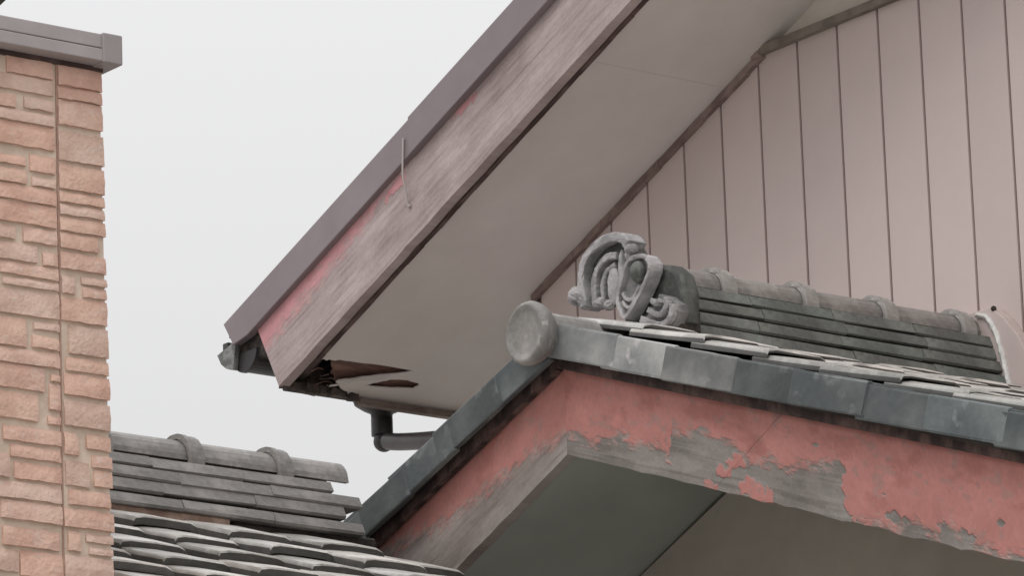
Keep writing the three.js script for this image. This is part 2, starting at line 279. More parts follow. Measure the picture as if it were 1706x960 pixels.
// ================================================================ brick building at the left
const brickHouse = thing('brick_building', 'salmon brick faced building corner under a grey metal coping at the left edge', 'building', [0, 0, 2.4]);
{
  const wall = part(brickHouse, 'wall', prism([[-5.5, 0], [-1.754, 0], [-1.754, 4.66], [-1.7665, 5.92], [-5.5, 5.92]], -2.6, 0.492).rotateY(Math.PI / 2), M.mortar);
  part(wall, 'panel_joint', box(0.48, 0.4945, 0, 5.915, 1.8865, 1.8915, 0), M.groove);
  let bi = 0;
  const bk = (z0, z1, y0, y1) => {                            // one split-face brick on the wall face, from z0 to z1 and y0 to y1
    bi++; const w = z1 - z0, h = y1 - y0, nx = Math.max(4, Math.min(9, Math.round(w / 0.016))), ny = Math.max(3, Math.round(h / 0.013));
    const g = new THREE.BoxGeometry(0.02, h, w, 1, ny, nx).translate(0.49, (y0 + y1) / 2, (z0 + z1) / 2), p = g.attributes.position;
    for (let i = 0; i < p.count; i++) {
      let x = p.getX(i), y = p.getY(i), z = p.getZ(i); if (x < 0.49) continue;
      const eY = Math.min(y - y0, y1 - y), eZ = Math.min(z - z0, z1 - z), up = sstep(0, 0.55 * h, y1 - y), side = sstep(-0.002, 0.006, eZ);
      const f = fbm(z * 3.1 + bi * 0.37 - Math.floor(z * 3.1 + bi * 0.37), (y * 4.3 + bi * 0.13) % 1, 9, 9, 3, 500 + bi);
      x = 0.4935 + (0.0015 + 0.006 * up) * mix(0.45, 1, side) + (f - 0.5) * 0.006;
      if (eY < 0.001) y += (hash(Math.round(z * 400), Math.round(y0 * 400), bi) - 0.5) * 0.0024 + (y > y0 + h / 2 ? 0.002 : -0.002);
      if (eZ < 0.001) z += (hash(Math.round(y * 400), Math.round(z0 * 400), bi + 3) - 0.5) * 0.0015 + (z < z0 + 0.001 && z0 < 1.8 ? -0.001 : 0);
      p.setXYZ(i, x, y, z);
    }
    g.computeVertexNormals();
    part(wall, 'brick', g, brickTones[Math.floor(hash(bi, 3, 77) * 6)]);
  };
  bk(1.901, 2.030, 5.855, 5.899); bk(1.899, 2.085, 5.813, 5.848); bk(2.006, 2.085, 5.769, 5.797); bk(1.898, 1.982, 5.773, 5.798); bk(1.898, 2.085, 5.737, 5.761);
  bk(1.898, 2.085, 5.678, 5.730); bk(1.979, 2.085, 5.629, 5.647); bk(1.897, 1.968, 5.620, 5.657); bk(1.978, 2.085, 5.585, 5.616); bk(1.896, 1.962, 5.585, 5.604);
  bk(1.895, 2.085, 5.543, 5.577); bk(1.896, 2.085, 5.488, 5.535); bk(2.012, 2.085, 5.445, 5.474); bk(1.895, 1.989, 5.445, 5.477); bk(1.951, 2.085, 5.395, 5.433);
  bk(1.894, 1.936, 5.393, 5.422); bk(1.893, 2.055, 5.360, 5.385); bk(1.892, 2.047, 5.334, 5.350); bk(1.892, 2.085, 5.265, 5.322); bk(1.984, 2.085, 5.186, 5.250);
  bk(1.892, 1.964, 5.235, 5.250); bk(1.893, 1.968, 5.190, 5.216); bk(1.892, 2.085, 5.146, 5.178); bk(1.936, 2.085, 5.085, 5.139); bk(1.892, 1.918, 5.115, 5.128);
  bk(1.954, 2.085, 5.012, 5.071); bk(1.892, 1.923, 5.045, 5.103); bk(1.892, 1.928, 5.010, 5.026); bk(1.892, 2.052, 4.959, 4.991); bk(1.894, 2.032, 4.920, 4.946);
  bk(2.034, 2.085, 4.869, 4.922); bk(1.892, 2.022, 4.869, 4.905); bk(1.892, 2.085, 4.821, 4.857); bk(1.892, 2.060, 4.771, 4.811); bk(1.901, 2.056, 4.708, 4.749);
  bk(2.014, 2.085, 4.646, 4.695); bk(1.892, 2.009, 4.639, 4.696);
  bk(1.763, 1.886, 5.846, 5.899); bk(1.763, 1.886, 5.813, 5.840); bk(1.762, 1.886, 5.748, 5.807); bk(1.760, 1.886, 5.660, 5.729); bk(1.760, 1.886, 5.590, 5.647);
  bk(1.761, 1.886, 5.558, 5.580); bk(1.761, 1.886, 5.527, 5.548); bk(1.759, 1.886, 5.487, 5.517); bk(1.780, 1.886, 5.444, 5.478); bk(1.759, 1.886, 5.394, 5.431);
  bk(1.846, 1.883, 5.334, 5.372); bk(1.758, 1.828, 5.362, 5.377); bk(1.759, 1.825, 5.331, 5.352); bk(1.758, 1.886, 5.267, 5.321); bk(1.757, 1.866, 5.189, 5.254);
  bk(1.757, 1.875, 5.147, 5.176); bk(1.755, 1.881, 5.088, 5.136); bk(1.754, 1.881, 5.013, 5.071); bk(1.843, 1.883, 4.943, 4.993); bk(1.754, 1.821, 4.963, 4.995);
  bk(1.814, 1.880, 4.869, 4.925); bk(1.751, 1.807, 4.920, 4.946); bk(1.751, 1.801, 4.875, 4.911); bk(1.757, 1.872, 4.825, 4.857); bk(1.749, 1.886, 4.770, 4.811);
  bk(1.841, 1.876, 4.713, 4.756); bk(1.752, 1.826, 4.739, 4.757); bk(1.752, 1.818, 4.711, 4.724); bk(1.752, 1.886, 4.650, 4.699);
  for (let y = 5.896, k = 0; y > 4.05; k++) {                   // the face goes on past the left edge of the photograph and below it
    const h = [0.038, 0.052, 0.028, 0.045][k % 4], s = rr(0.08, 0.2);
    for (let z = 2.094, l = s; z < 3.1; z += l + 0.01, l = rr(0.1, 0.3)) bk(z, z + l, y - h, y);
    if (y < 4.63) { bk(1.756, 1.886, y - h, y); bk(1.892, 2.085, y - h, y); }
    y -= h + 0.011;
  }
  const cp = part(brickHouse, 'coping', join(box(-2.6, 0.54, 5.9385, 5.974, 1.742, 5.6, 0.003), box(-2.6, 0.534, 5.933, 5.942, 1.746, 5.6, 0), box(-2.6, 0.543, 5.905, 5.936, 1.742, 5.6, 0.003)), M.coping);
  part(cp, 'coping_corner', box(0.3, 0.5475, 5.9015, 5.9765, 1.734, 1.79, 0.004), tone(M.coping, 0.86));
  part(cp, 'drip_strip', box(0.489, 0.5, 5.893, 5.9055, 1.76, 5.5, 0), M.darkStrip);
}

// ================================================================ low tiled roof between the brick building and the house
const lowRoof = thing('tiled_outbuilding', 'low grey wave tiled roof with broken ridge between the brick wall and the pink bargeboard', 'building', [-0.7, 0, 0.9]);
{
  const K = Math.tan(24 * Math.PI / 180), ang = Math.atan(K), plane = (x) => 5.096 - K * (x + 0.62);
  part(lowRoof, 'wall', prism([[-1.9, 0], [0.8, 0], [0.8, plane(0.8) - 0.07], [-0.77, plane(-0.77) - 0.09], [-1.9, plane(0.36) - 0.07]], 0.14, 1.7), M.plaster);
  const apex = plane(-0.77);
  const roof = part(lowRoof, 'roof', prism([[-0.77, apex - 0.012], [1.15, plane(1.15) - 0.012], [1.15, plane(1.15) - 0.06], [-0.77, apex - 0.08], [-2.5, plane(0.96) - 0.06], [-2.5, plane(0.96) - 0.012]], 0.085, 1.73), M.deck);
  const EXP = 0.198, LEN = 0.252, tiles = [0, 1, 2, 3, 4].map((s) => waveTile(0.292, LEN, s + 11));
  for (let r = -0; r < 8; r++) for (let c = 0; c < 6; c++) {
    const sx = -0.435 + r * 0.181, z = -0.085 + c * 0.288 + rr(-0.006, 0.006);     // sx: x of the tile's lower edge
    if (c === 0 && r < 1) continue;
    const cutoff = c === 0 ? 0.03 : 0;
    const x = sx - LEN * Math.cos(ang), y = plane(x) + 0.004;
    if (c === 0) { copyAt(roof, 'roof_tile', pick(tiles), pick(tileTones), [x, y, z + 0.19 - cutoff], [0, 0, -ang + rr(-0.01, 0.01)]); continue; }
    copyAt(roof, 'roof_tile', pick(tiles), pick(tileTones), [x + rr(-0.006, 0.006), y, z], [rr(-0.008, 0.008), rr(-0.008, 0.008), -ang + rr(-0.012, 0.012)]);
  }
  for (let r = 0; r < 5; r++) for (let c = 0; c < 5; c++) {      // the far slope, hidden from the street
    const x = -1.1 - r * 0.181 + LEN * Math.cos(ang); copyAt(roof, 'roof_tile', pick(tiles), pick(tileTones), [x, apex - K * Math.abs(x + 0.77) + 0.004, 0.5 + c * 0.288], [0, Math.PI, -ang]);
  }
  const ridge = part(lowRoof, 'ridge', box(-0.82, -0.72, 5.02, 5.345, 0.27, 1.74, 0), M.mortarDark);
  part(ridge, 'mortar_bed', rough(box(-0.9, -0.637, 4.98, 5.168, 0.62, 1.74, 0.008), 0.008, 300, 4), M.mortarBrown);
  part(ridge, 'mortar_bed', rough(box(-0.9, -0.65, 4.98, 5.165, 0.14, 0.6, 0.008), 0.008, 300, 5), M.mortarDark);  // dark colour stands in for the shaded gap under this stretch of ridge
  const courses = [[5.168, 0.152, 0.2], [5.208, 0.138, 0.25], [5.245, 0.128, 0.19], [5.283, 0.112, 0.27]];
  courses.forEach(([y, w, zEnd], i) => {
    const slabs = [0, 1].map((s) => ridgeSlab(w, 0.033, 0.288, i * 7 + s));
    for (let k = 0; k < 6; k++) { const z = zEnd + 0.29 * (k + 1) + (k ? 0 : 0) - (i % 2) * 0.0; if (z > 1.78) continue; copyAt(ridge, 'ridge_tile', slabs[k % 2], pick(lightTones.slice(0, 3)), [-0.77 + rr(-0.003, 0.003), y + rr(-0.0015, 0.0015), z], [0, rr(-0.006, 0.006), 0]); }
  });
  const capA = ridgeCap(0.06, 0.287), collar = capCollar(0.06);
  for (let k = 0; k < 5; k++) {
    const x = -0.77 + rr(-0.003, 0.003), z = 0.418 + 0.287 * k;
    copyAt(ridge, 'ridge_cap', k ? capA : ridgeCap(0.06, 0.225), pick(lightTones), [x, 5.331, z], [0, 0, 0]);
    copyAt(ridge, 'cap_collar', collar, pick(lightTones), [x, 5.328, z], [0, 0, rr(-0.03, 0.03)]);
  }
}

// ================================================================ the house
const house = thing('house', 'pink boarded house with peeling bargeboards, a deep rotting eave and a small tiled gable', 'house', [0, 0, -2]);
const T = 0.4192, rake = (x) => 6.143 + T * (x + 2.529);       // underside of the main eave
const WALL = -1.46, FACE = -0.8908;
{
  // walls
  part(house, 'wall', prism([[-1.95, 0], [5.2, 0], [5.2, rake(-1.95) - 0.02], [1.62, rake(1.62) - 0.02], [-1.95, rake(-1.95) - 0.02]], -1.5, -8), M.plaster);
  const sw = part(house, 'siding_wall', prism([[-1.962, 3], [3, 3], [3, 6.83], [-0.91, 6.83], [-1.962, rake(-1.962) - 0.012]], -1.469, -1.498), M.sidingBack);
  const step = 0.178, gap = 0.0098, top = (x) => Math.min(rake(x) - 0.004, 6.838);
  for (let k = -11; k < 14; k++) {
    const x0 = Math.max(-1.97, 0.008 + step * k + gap / 2), x1 = 0.008 + step * (k + 1) - gap / 2; if (x1 < -1.97) continue;
    const pts = [[x0, 3.6], [x1, 3.6], [x1, top(x1)]]; const xb = (6.838 - 6.143 + 0.004) / T - 2.529; if (x0 < xb && x1 > xb) pts.push([xb, 6.838]); pts.push([x0, top(x0)]);
    part(sw, 'siding_board', prism(pts, WALL, -1.4689, 0.0015), pick(sidingTones));
  }
  part(house, 'corner_trim', box(-1.985, -1.9705, 3.4, rake(-1.985) - 0.004, -1.456, -1.52, 0.002), M.rakeTrim);
  part(house, 'gable_wall', prism([[-0.93, 6.84], [1.62, 6.84], [1.62, rake(1.62) - 0.006], [-0.93, rake(-0.93) - 0.006]], -1.474, -1.4995), M.gable);
  part(house, 'belt_trim', rough(box(-0.86, 2.4, 6.834, 6.859, -1.4735, -1.436, 0.003), 0.003, 200, 2), M.beltTrim);
  { // rake trim along the top of the siding
    const L = [];
    const n = 16; for (let i = 0; i < n; i++) { const a = mix(-1.975, -0.845, i / n), b = mix(-1.975, -0.845, (i + 1) / n) + 0.0005; const w = 0.021 + 0.006 * hash(i, 4, 9); L.push(prism([[a, rake(a) - w], [b, rake(b) - w - 0.001], [b, rake(b) - 0.0015], [a, rake(a) - 0.0015]], -1.459, -1.4445 + 0.003 * hash(i, 5, 9))); }
    part(house, 'rake_trim', join(L), M.rakeTrim);
    part(house, 'trim_joint_cap', box(-0.888, -0.848, 6.825, 6.862, -1.458, -1.434, 0.008), M.rakeTrim);
  }

  // main eave: soffit sheets lie in the slope of the roof; s runs up the slope from the eave edge
  const ang = Math.atan(T), lay = (g) => g.rotateX(Math.PI / 2).applyMatrix4(new THREE.Matrix4().makeRotationZ(ang)).translate(-2.529, 6.143, 0);
  // after rotateX the outline's second coordinate becomes z and the sheet's thickness goes up from the slope plane
  const sheet = (pts, t0, t1, holes = []) => lay(prism(pts, -t0, -t1, 0, holes));
  const SE = 1.641, ZF = -0.8945, ZB = -1.476;
  const ragged = (pts, amt, s) => { const o = []; pts.forEach(([x, z], i) => { const [x2, z2] = pts[(i + 1) % pts.length], n = 4; for (let k = 0; k < n; k++) { const t = k / n; o.push([mix(x, x2, t) + (k ? (hash(i * 9 + k, s, 1) - 0.5) * amt : 0), mix(z, z2, t) + (k ? (hash(i * 9 + k, s, 2) - 0.5) * amt : 0)]); } }); return o; };
  const rot = [[-0.003, -1.178], [0.034, -1.098], [0.066, -1.07], [0.10, -1.14], [0.139, -1.241], [0.166, -1.292], [0.167, -1.13], [0.162, -1.03], [0.15, -0.972], [0.156, -0.921], [0.161, ZF]];
  const rotEdge = []; for (let i = 0; i < rot.length - 1; i++) for (let k = 0; k < 4; k++) rotEdge.push([mix(rot[i][0], rot[i + 1][0], k / 4) + (k ? (hash(i * 5 + k, 3, 3) - 0.5) * (i < 2 || i > 6 ? 0.014 : 0.004) : 0), mix(rot[i][1], rot[i + 1][1], k / 4) + (k ? (hash(i * 5 + k, 3, 4) - 0.5) * (i < 2 || i > 6 ? 0.018 : 0.006) : 0)]);
  rotEdge.push([0.165, ZF]);
  const soffit = part(house, 'soffit', sheet([...rotEdge, [SE - 0.0003, ZF], [SE - 0.0003, ZB], [0.62, ZB], [0.62, -8], [-0.003, -8]], 0, 0.004,
    [ragged([[0.059, -1.166], [0.083, -1.205], [0.107, -1.239], [0.117, -1.301], [0.106, -1.354], [0.082, -1.347], [0.066, -1.243]], 0.005, 9)]), M.soffit);
  part(house, 'soffit', sheet([[SE + 0.0003, ZF], [4.47, ZF], [4.47, ZB], [SE + 0.0003, ZB]], 0.0003, 0.0043), M.soffit);
  part(soffit, 'torn_plywood', sheet(ragged([[0.04, -1.085], [0.075, -1.05], [0.11, -1.02], [0.17, -0.985], [0.30, -1.02], [0.30, -1.45], [0.012, -1.45], [0.012, -1.2]], 0.012, 5), 0.013, 0.018), M.plyBrown);
  { // a peeled veneer strip that hangs from the sheet between the two tears
    for (let i = 0; i < 5; i++) {                              // splinters hanging from the torn edge
      const a = rr(0.03, 0.15), z = -1.085 + a * 0.75 + rr(-0.02, 0.03), l = rr(0.02, 0.055), d = rr(0.004, 0.014), w = rr(0.0012, 0.0025);
      part(soffit, 'splinter', lay(rough(tube([[a, z - 0.01, -0.001], [a + rr(-0.01, 0.01), z + l * 0.5, d * 0.4], [a + rr(-0.015, 0.015), z + l, d]], w, 5, 4), 0.001, 900, i)), pick([M.plyBrown, M.rotten, M.darkStrip]));
    }
    const g = new THREE.PlaneGeometry(1, 1, 8, 2), p = g.attributes.position;
    for (let i = 0; i < p.count; i++) { const a = p.getX(i) + 0.5, b = p.getY(i) + 0.5, w = mix(0.010, 0.03, a), drop = 0.020 * (1 - a) * (1 - a) + 0.004 * Math.sin(a * 9) * (1 - a); p.setXYZ(i, mix(0.060, 0.124, a) + (b - 0.5) * w, mix(-1.035, -1.225, a), drop + 0.0012); }
    g.computeVertexNormals(); part(soffit, 'peeled_veneer', lay(g), tone(M.soffit, 0.85), {});
  }
  for (let k = 0; k < 6; k++) part(house, 'rafter', sheet([[-0.01, -0.95 - k * 0.42], [2.0, -0.95 - k * 0.42], [2.0, -0.99 - k * 0.42], [-0.01, -0.99 - k * 0.42]], 0.03, 0.1), M.rotten);
  // fascia behind the gutter and the thin strip under the soffit's edge
  part(house, 'fascia', rough(box(-2.563, -2.541, 6.137, 6.312, -0.93, -8, 0.003), 0.004, 150, 3), M.rotten);
  part(house, 'eave_strip', rough(box(-2.54, -2.512, 6.119, 6.1395, -1.185, -8, 0.003), 0.003, 200, 6), M.fascia);
  { const L = [rough(box(-2.545, -2.524, 6.136, 6.165, -0.9, -1.185, 0.004), 0.007, 120, 21)]; for (let i = 0; i < 9; i++) { const z = -0.92 - rr(0, 0.23), l = rr(0.015, 0.05); L.push(rough(box(-2.54 + rr(0, 0.012), -2.515 + rr(-0.008, 0.012), 6.131 + rr(-0.004, 0.008), 6.16, z, z - l, 0.003), 0.005, 200, i)); } part(house, 'rotten_edge', join(L), M.rotten); }

  // bargeboard, one long weathered board, its end cut square
  const bt = (x) => 6.343 + 0.4157 * (x + 2.633), bb = (x) => 6.141 + 0.4167 * (x + 2.529);
  const boardGeo = (pts, z0, z1, x0, x1, lo, hi, bevel = 0.0012) => { const g = bare(prism(pts, z0, z1, bevel)), p = g.attributes.position, uv = g.attributes.uv; for (let i = 0; i < p.count; i++) { const x = p.getX(i); uv.setXY(i, clamp((x - x0) / (x1 - x0), 0.001, 0.999), clamp((p.getY(i) - lo(x)) / (hi(x) - lo(x)), 0.002, 0.998)); } return g; };
  const wav = (n, a, b, f, amp, s) => Array.from({ length: n + 1 }, (_, i) => { const x = mix(a, b, i / n); return [x, f(x) + (i && i < n ? (hash(i, s, 6) - 0.5) * amp : 0)]; });
  part(house, 'bargeboard', boardGeo([[-2.529, bb(-2.529)], ...wav(60, -2.5, 1.0, bb, 0.004, 3), [1.0, bt(1.0)], [-2.633, bt(-2.633)]], FACE, FACE - 0.036, -2.633, 1.0, bb, bt), M.bargeMain, { keepUV: true, label: 'weathered grey bargeboard with remains of pink paint' });
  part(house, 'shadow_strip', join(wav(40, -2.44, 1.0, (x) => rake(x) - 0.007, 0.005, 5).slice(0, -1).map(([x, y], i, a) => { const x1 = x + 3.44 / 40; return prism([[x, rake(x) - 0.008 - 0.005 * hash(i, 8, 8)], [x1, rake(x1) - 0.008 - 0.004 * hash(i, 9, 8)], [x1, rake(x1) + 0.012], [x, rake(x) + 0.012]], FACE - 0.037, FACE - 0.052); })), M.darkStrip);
  // roof edge flashing in two lengths with a lap, then the metal roof itself
  const ft = (x) => 7.022 + 0.412 * (x + 1.258), fl = (x) => bt(x) - 0.002, FZ = FACE + 0.022;
  part(house, 'edge_flashing', prism([[-2.765, fl(-2.731) - 0.0], [-2.735, 6.316], [-2.66, fl(-2.66)], [-1.795, fl(-1.795)], [-1.795, ft(-1.795)], [-2.785, ft(-2.785)]].slice(1), FZ, FZ - 0.03, 0.003), M.flashing);
  part(house, 'edge_flashing', prism([[-1.8, fl(-1.8) - 0.003], [1.0, fl(1.0) - 0.003], [1.0, ft(1.0) + 0.004], [-1.8, ft(-1.8) + 0.004]], FZ + 0.004, FZ - 0.028, 0.003), M.flashing);
  part(house, 'roof', join(prism([[-2.8, ft(-2.8) - 0.012], [1.62, ft(1.62) - 0.004], [1.62, ft(1.62) - 0.09], [-2.8, ft(-2.8) - 0.03]], FZ - 0.032, -8), prism([[1.62, ft(1.62) - 0.004], [6.04, ft(-2.8) - 0.012], [6.04, ft(-2.8) - 0.05], [1.62, ft(1.62) - 0.09]], FZ - 0.032, -8)), M.roofMetal);
  { // gutter: a half-round channel under the roof's edge with a grey end cap
    const gx = -2.712, gy = 6.292, r = 0.062, pts = [], n = 14;
    for (let i = 0; i <= n; i++) { const a = Math.PI * (1 + i / n); pts.push([gx + Math.cos(a) * r, gy + Math.sin(a) * r]); }
    for (let i = n; i >= 0; i--) { const a = Math.PI * (1 + i / n); pts.push([gx + Math.cos(a) * (r - 0.004), gy + Math.sin(a) * (r - 0.004)]); }
    const gut = part(house, 'gutter', prism(pts, -0.908, -7.9), M.gutter);
    const cap = []; for (let i = 0; i <= n; i++) { const a = Math.PI * (1 + i / n); cap.push([gx + Math.cos(a) * (r + 0.003), gy + Math.sin(a) * (r + 0.003)]); }
    part(gut, 'gutter_end', prism(cap, -0.894, -0.91, 0.002), M.gutter);
    part(gut, 'eave_drip', rough(prism([[-2.826, 6.303], [-2.806, 6.272], [-2.785, 6.252], [-2.745, 6.238], [-2.728, 6.33], [-2.765, 6.322]], -0.872, -0.894, 0.003), 0.005, 160, 7), M.gutterCap);
    part(gut, 'eave_drip', box(-2.8, -2.772, 6.30, 6.335, -0.875, -7.9, 0.003), M.gutter);
    part(house, 'eave_filler', rough(box(-2.785, -2.6, 6.262, 6.36, -0.905, -7.8, 0.004), 0.005, 130, 22), M.rotten);  // dark filler box added to shut out sky between flashing and gutter
  }
  { // outlet funnel, drop and the sloping pipe back to the wall
    const dx = -2.668, dz = -1.38;
    const prof = [[0.034, 0], [0.036, 0.022], [0.062, 0.036], [0.088, 0.055], [0.094, 0.075], [0.094, 0.11]].map(([r, y]) => new THREE.Vector2(r, y));
    const dp = part(house, 'downspout', tube([[dx, 6.16, dz], [dx, 6.09, dz], [dx + 0.004, 6.062, dz], [dx + 0.04, 6.049, dz], [-2.5, 6.022, dz], [-1.98, 5.938, dz]], 0.0275, 60, 14), M.pipe);
    part(dp, 'funnel', new THREE.LatheGeometry(prof, 24).scale(0.9, 0.86, 1).translate(dx, 6.128, dz), M.gutter);
    part(dp, 'pipe_collar', join(new THREE.CylinderGeometry(0.034, 0.034, 0.055, 18).translate(dx, 6.104, dz), new THREE.SphereGeometry(0.0335, 16, 12).translate(dx + 0.008, 6.056, dz)), M.gutter);
  }
  part(house, 'hanging_wire', join(tube([[-1.822, 6.742, FZ + 0.005], [-1.8265, 6.69, FZ + 0.005], [-1.831, 6.63, FZ + 0.004], [-1.832, 6.58, FZ - 0.006], [-1.833, 6.54, FACE + 0.01]], 0.0034, 20, 6), ball(-1.832, 6.537, FACE + 0.006, 0.006)), M.wire);

  // ---------------------------------------------------- tiled front gable
  const PR = 0.366, angR = Math.atan(PR);
  part(house, 'front_wall', prism([[-0.5, 0], [1.75, 0], [1.75, 5.27 - 0.37 * 1.75 - 0.004], [0, 5.266], [-0.5, 5.279 - 0.42 * 0.5 - 0.004]], -0.57, -1.4595), M.wingWall);
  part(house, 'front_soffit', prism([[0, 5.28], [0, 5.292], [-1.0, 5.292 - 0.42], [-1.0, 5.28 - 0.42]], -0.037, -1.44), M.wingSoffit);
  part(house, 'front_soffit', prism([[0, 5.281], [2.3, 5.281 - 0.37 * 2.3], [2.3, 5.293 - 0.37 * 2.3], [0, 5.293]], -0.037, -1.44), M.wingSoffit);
  // bargeboards: left limb in one length, right limb in two lengths with a slanting joint
  const lb = (x) => 5.275 + 0.42 * x, lt = (x) => 5.522 + 0.37 * x, rb = (x) => 5.275 - 0.37 * x, rt = (x) => 5.522 - 0.36 * x;
  part(house, 'bargeboard', boardGeo([[-1.0, lb(-1.0)], ...wav(20, -0.98, 0, lb, 0.003, 11), [0, lt(0)], [-1.0, lt(-1.0)]], 0, -0.035, -1.0, 0, lb, lt, 0), M.bargeLeft, { keepUV: true, label: 'left limb, bare grey wood with pink paint left along the middle' });
  part(house, 'bargeboard', boardGeo([[0.0003, rb(0)], ...wav(14, 0.02, 0.588, rb, 0.004, 12), [0.886, rt(0.886)], [0.0003, rt(0)]], 0, -0.035, 0, 2.3, rb, rt, 0), M.bargeRight, { keepUV: true, label: 'upper length of the right limb, pink paint flaking off grey wood' });
  part(house, 'bargeboard', boardGeo([[0.5925, rb(0.5925)], ...wav(40, 0.61, 2.3, rb, 0.008, 13), [2.3, rt(2.3)], [0.8905, rt(0.8905)]], 0.0035, -0.035, 0, 2.3, rb, rt), M.bargeRight, { keepUV: true, label: 'lower length of the right limb, pink paint flaking off grey wood' });
  part(house, 'verge_shade_batten', rough(prism([[0, 5.503], [2.3, 5.503 - 0.36 * 2.3], [2.3, 5.56 - 0.366 * 2.3], [0, 5.56]], 0.0042, 0.026, 0.003), 0.002, 100, 41), M.shadeWood);  // dark batten also paints the shade under the verge tiles
  part(house, 'verge_shade_batten', rough(prism([[-0.0005, 5.497], [-0.0005, 5.56], [-1.0, 5.56 - 0.375], [-1.0, 5.497 - 0.37]], 0.0042, 0.026, 0.003), 0.002, 100, 42), M.shadeWood);
  // deck, wave tiles, verge tiles
  const tp = 5.588, roof = part(house, 'tiled_roof', prism([[0, tp - 0.02], [2.35, tp - 0.02 - PR * 2.35], [2.35, tp - 0.05 - PR * 2.35], [0, tp - 0.055], [-1.04, tp - 0.055 - 0.378 * 1.04], [-1.04, tp - 0.02 - 0.378 * 1.04]], 0.028, -1.478), M.deck);
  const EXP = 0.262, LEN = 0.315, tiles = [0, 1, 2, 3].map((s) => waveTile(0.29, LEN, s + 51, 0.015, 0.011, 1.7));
  for (let r = 0; r < 9; r++) for (let c = 0; c < 5; c++) {
    const sx = 0.215 + r * 0.2455 - (c === 0 ? 0 : 0), x = sx - LEN * Math.cos(angR), z = -0.375 - c * 0.285;
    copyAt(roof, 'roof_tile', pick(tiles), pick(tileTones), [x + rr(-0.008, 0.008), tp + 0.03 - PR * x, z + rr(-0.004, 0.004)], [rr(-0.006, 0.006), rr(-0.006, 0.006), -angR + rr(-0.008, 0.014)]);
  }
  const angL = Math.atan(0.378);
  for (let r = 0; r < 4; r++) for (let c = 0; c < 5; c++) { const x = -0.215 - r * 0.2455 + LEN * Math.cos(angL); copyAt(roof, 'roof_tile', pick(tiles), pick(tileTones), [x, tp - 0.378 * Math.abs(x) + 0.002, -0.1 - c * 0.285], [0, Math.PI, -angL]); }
  // a verge tile: an apron that hangs over the batten and a flap that lies on the roof
  const vergeTile = (s, len) => { const L = len + 0.028; return metricUV(bare(rough(join(
    box(0, L, -0.066, 0.024, 0.044, 0.063, 0.005), box(0.004, L - 0.004, 0.002, 0.02, -0.1, 0.05, 0.005)), 0.003, 260, s))); };
  const shiftUV = (g, s) => { const uv = g.attributes.uv; for (let i = 0; i < uv.count; i++) uv.setXY(i, uv.getX(i) + s * 0.23, uv.getY(i) + s * 0.17); return g; };
  const vt = [1, 2, 3, 4, 5].map((s) => shiftUV(vergeTile(s, 0.268), s));
  for (let r = 0; r < 9; r++) {
    const x = 0.0 + r * 0.2455 - (r ? 0.0 : -0.02), y = tp + 0.012 - 0.358 * x;
    const m = copyAt(roof, 'verge_tile', vt[r % 5], r < 3 ? vergePale[r] : pick(vergeTones), [x, y + rr(-0.003, 0.002), rr(-0.003, 0.004)], [0, rr(-0.008, 0.008), -angR + rr(0.012, 0.024)]);
    if (r < 3) m.userData.label = 'pale weathered verge tile near the peak';
  }
  for (let r = 0; r < 5; r++) { const x = -0.078 - (r + 1) * 0.2055; copyAt(roof, 'verge_tile', vt[(r + 2) % 5], pick(vergeTones.slice(0, 3)), [x, tp + 0.004 - 0.378 * Math.abs(x), rr(-0.003, 0.004)], [0, rr(-0.008, 0.008), angL - rr(0.026, 0.042)]); }
  // round end tile at the peak
  {
    const cx = 0.0, cy = 5.585;
    const prof = [[0, 0.003], [0.052, 0.004], [0.062, 0.006], [0.07, 0.011], [0.077, 0.01], [0.083, 0.004], [0.086, -0.005], [0.084, -0.018], [0.077, -0.034], [0.066, -0.048], [0.058, -0.06], [0.052, -0.075]].reverse().map(([r, z]) => new THREE.Vector2(r, z));
    const e = part(house, 'end_tile', join(new THREE.LatheGeometry(prof, 40).rotateX(Math.PI / 2).translate(cx, cy, 0.118), halfTube(0.058, 0.03, 0.09, -0.24, 16, -0.15, 1.15).translate(cx, cy + 0.004, 0)), tone(M.clayLight, 1.18));
    part(e, 'mortar_bed', rough(join(box(-0.055, 0.07, 5.53, 5.6, 0.02, -0.3, 0.006)), 0.006, 250, 10), M.mortarDark);
  }
  // ridge: mortar core, four courses of flat tiles, round caps with collars
  const ridge = part(house, 'ridge', join(box(-0.03, 0.03, 5.5, 5.79, -0.3, -1.44, 0), rough(box(-0.1, 0.105, 5.52, 5.607, -0.2, -1.44, 0.006), 0.006, 250, 12)), M.mortarDark);
  [[5.609, 0.149], [5.651, 0.133], [5.692, 0.118], [5.731, 0.102]].forEach(([y, w], i) => {
    const slabs = [0, 1].map((s) => ridgeSlab(w, 0.034, 0.286, i * 7 + s + 40));
    for (let k = 0; k < 5; k++) { const z = -0.305 - 0.289 * k + (i % 2 ? 0.03 : 0); copyAt(ridge, 'ridge_tile', slabs[k % 2], pick(greenTones), [rr(-0.002, 0.002), y + rr(-0.001, 0.001), z + (k === 4 ? 0.03 : 0)], [0, rr(-0.003, 0.003), 0]); }
  });
  const capPale = tone(M.clayLight, 1.35, [1, 0.98, 0.97]), collar = capCollar(0.056), capA = ridgeCap(0.056, 0.284);
  for (let k = 0; k < 5; k++) {
    const x = rr(-0.002, 0.002), z = k ? -0.215 - 0.284 * k : -0.27;
    copyAt(ridge, 'ridge_cap', k ? (k === 4 ? ridgeCap(0.056, 0.08) : capA) : ridgeCap(0.056, 0.23), pick(capTones), [x, 5.7765, z], [0, 0, 0]);
    if (k) copyAt(ridge, 'cap_collar', collar, capPale, [x, 5.772, z], [0, 0, rr(-0.03, 0.03)]);
  }
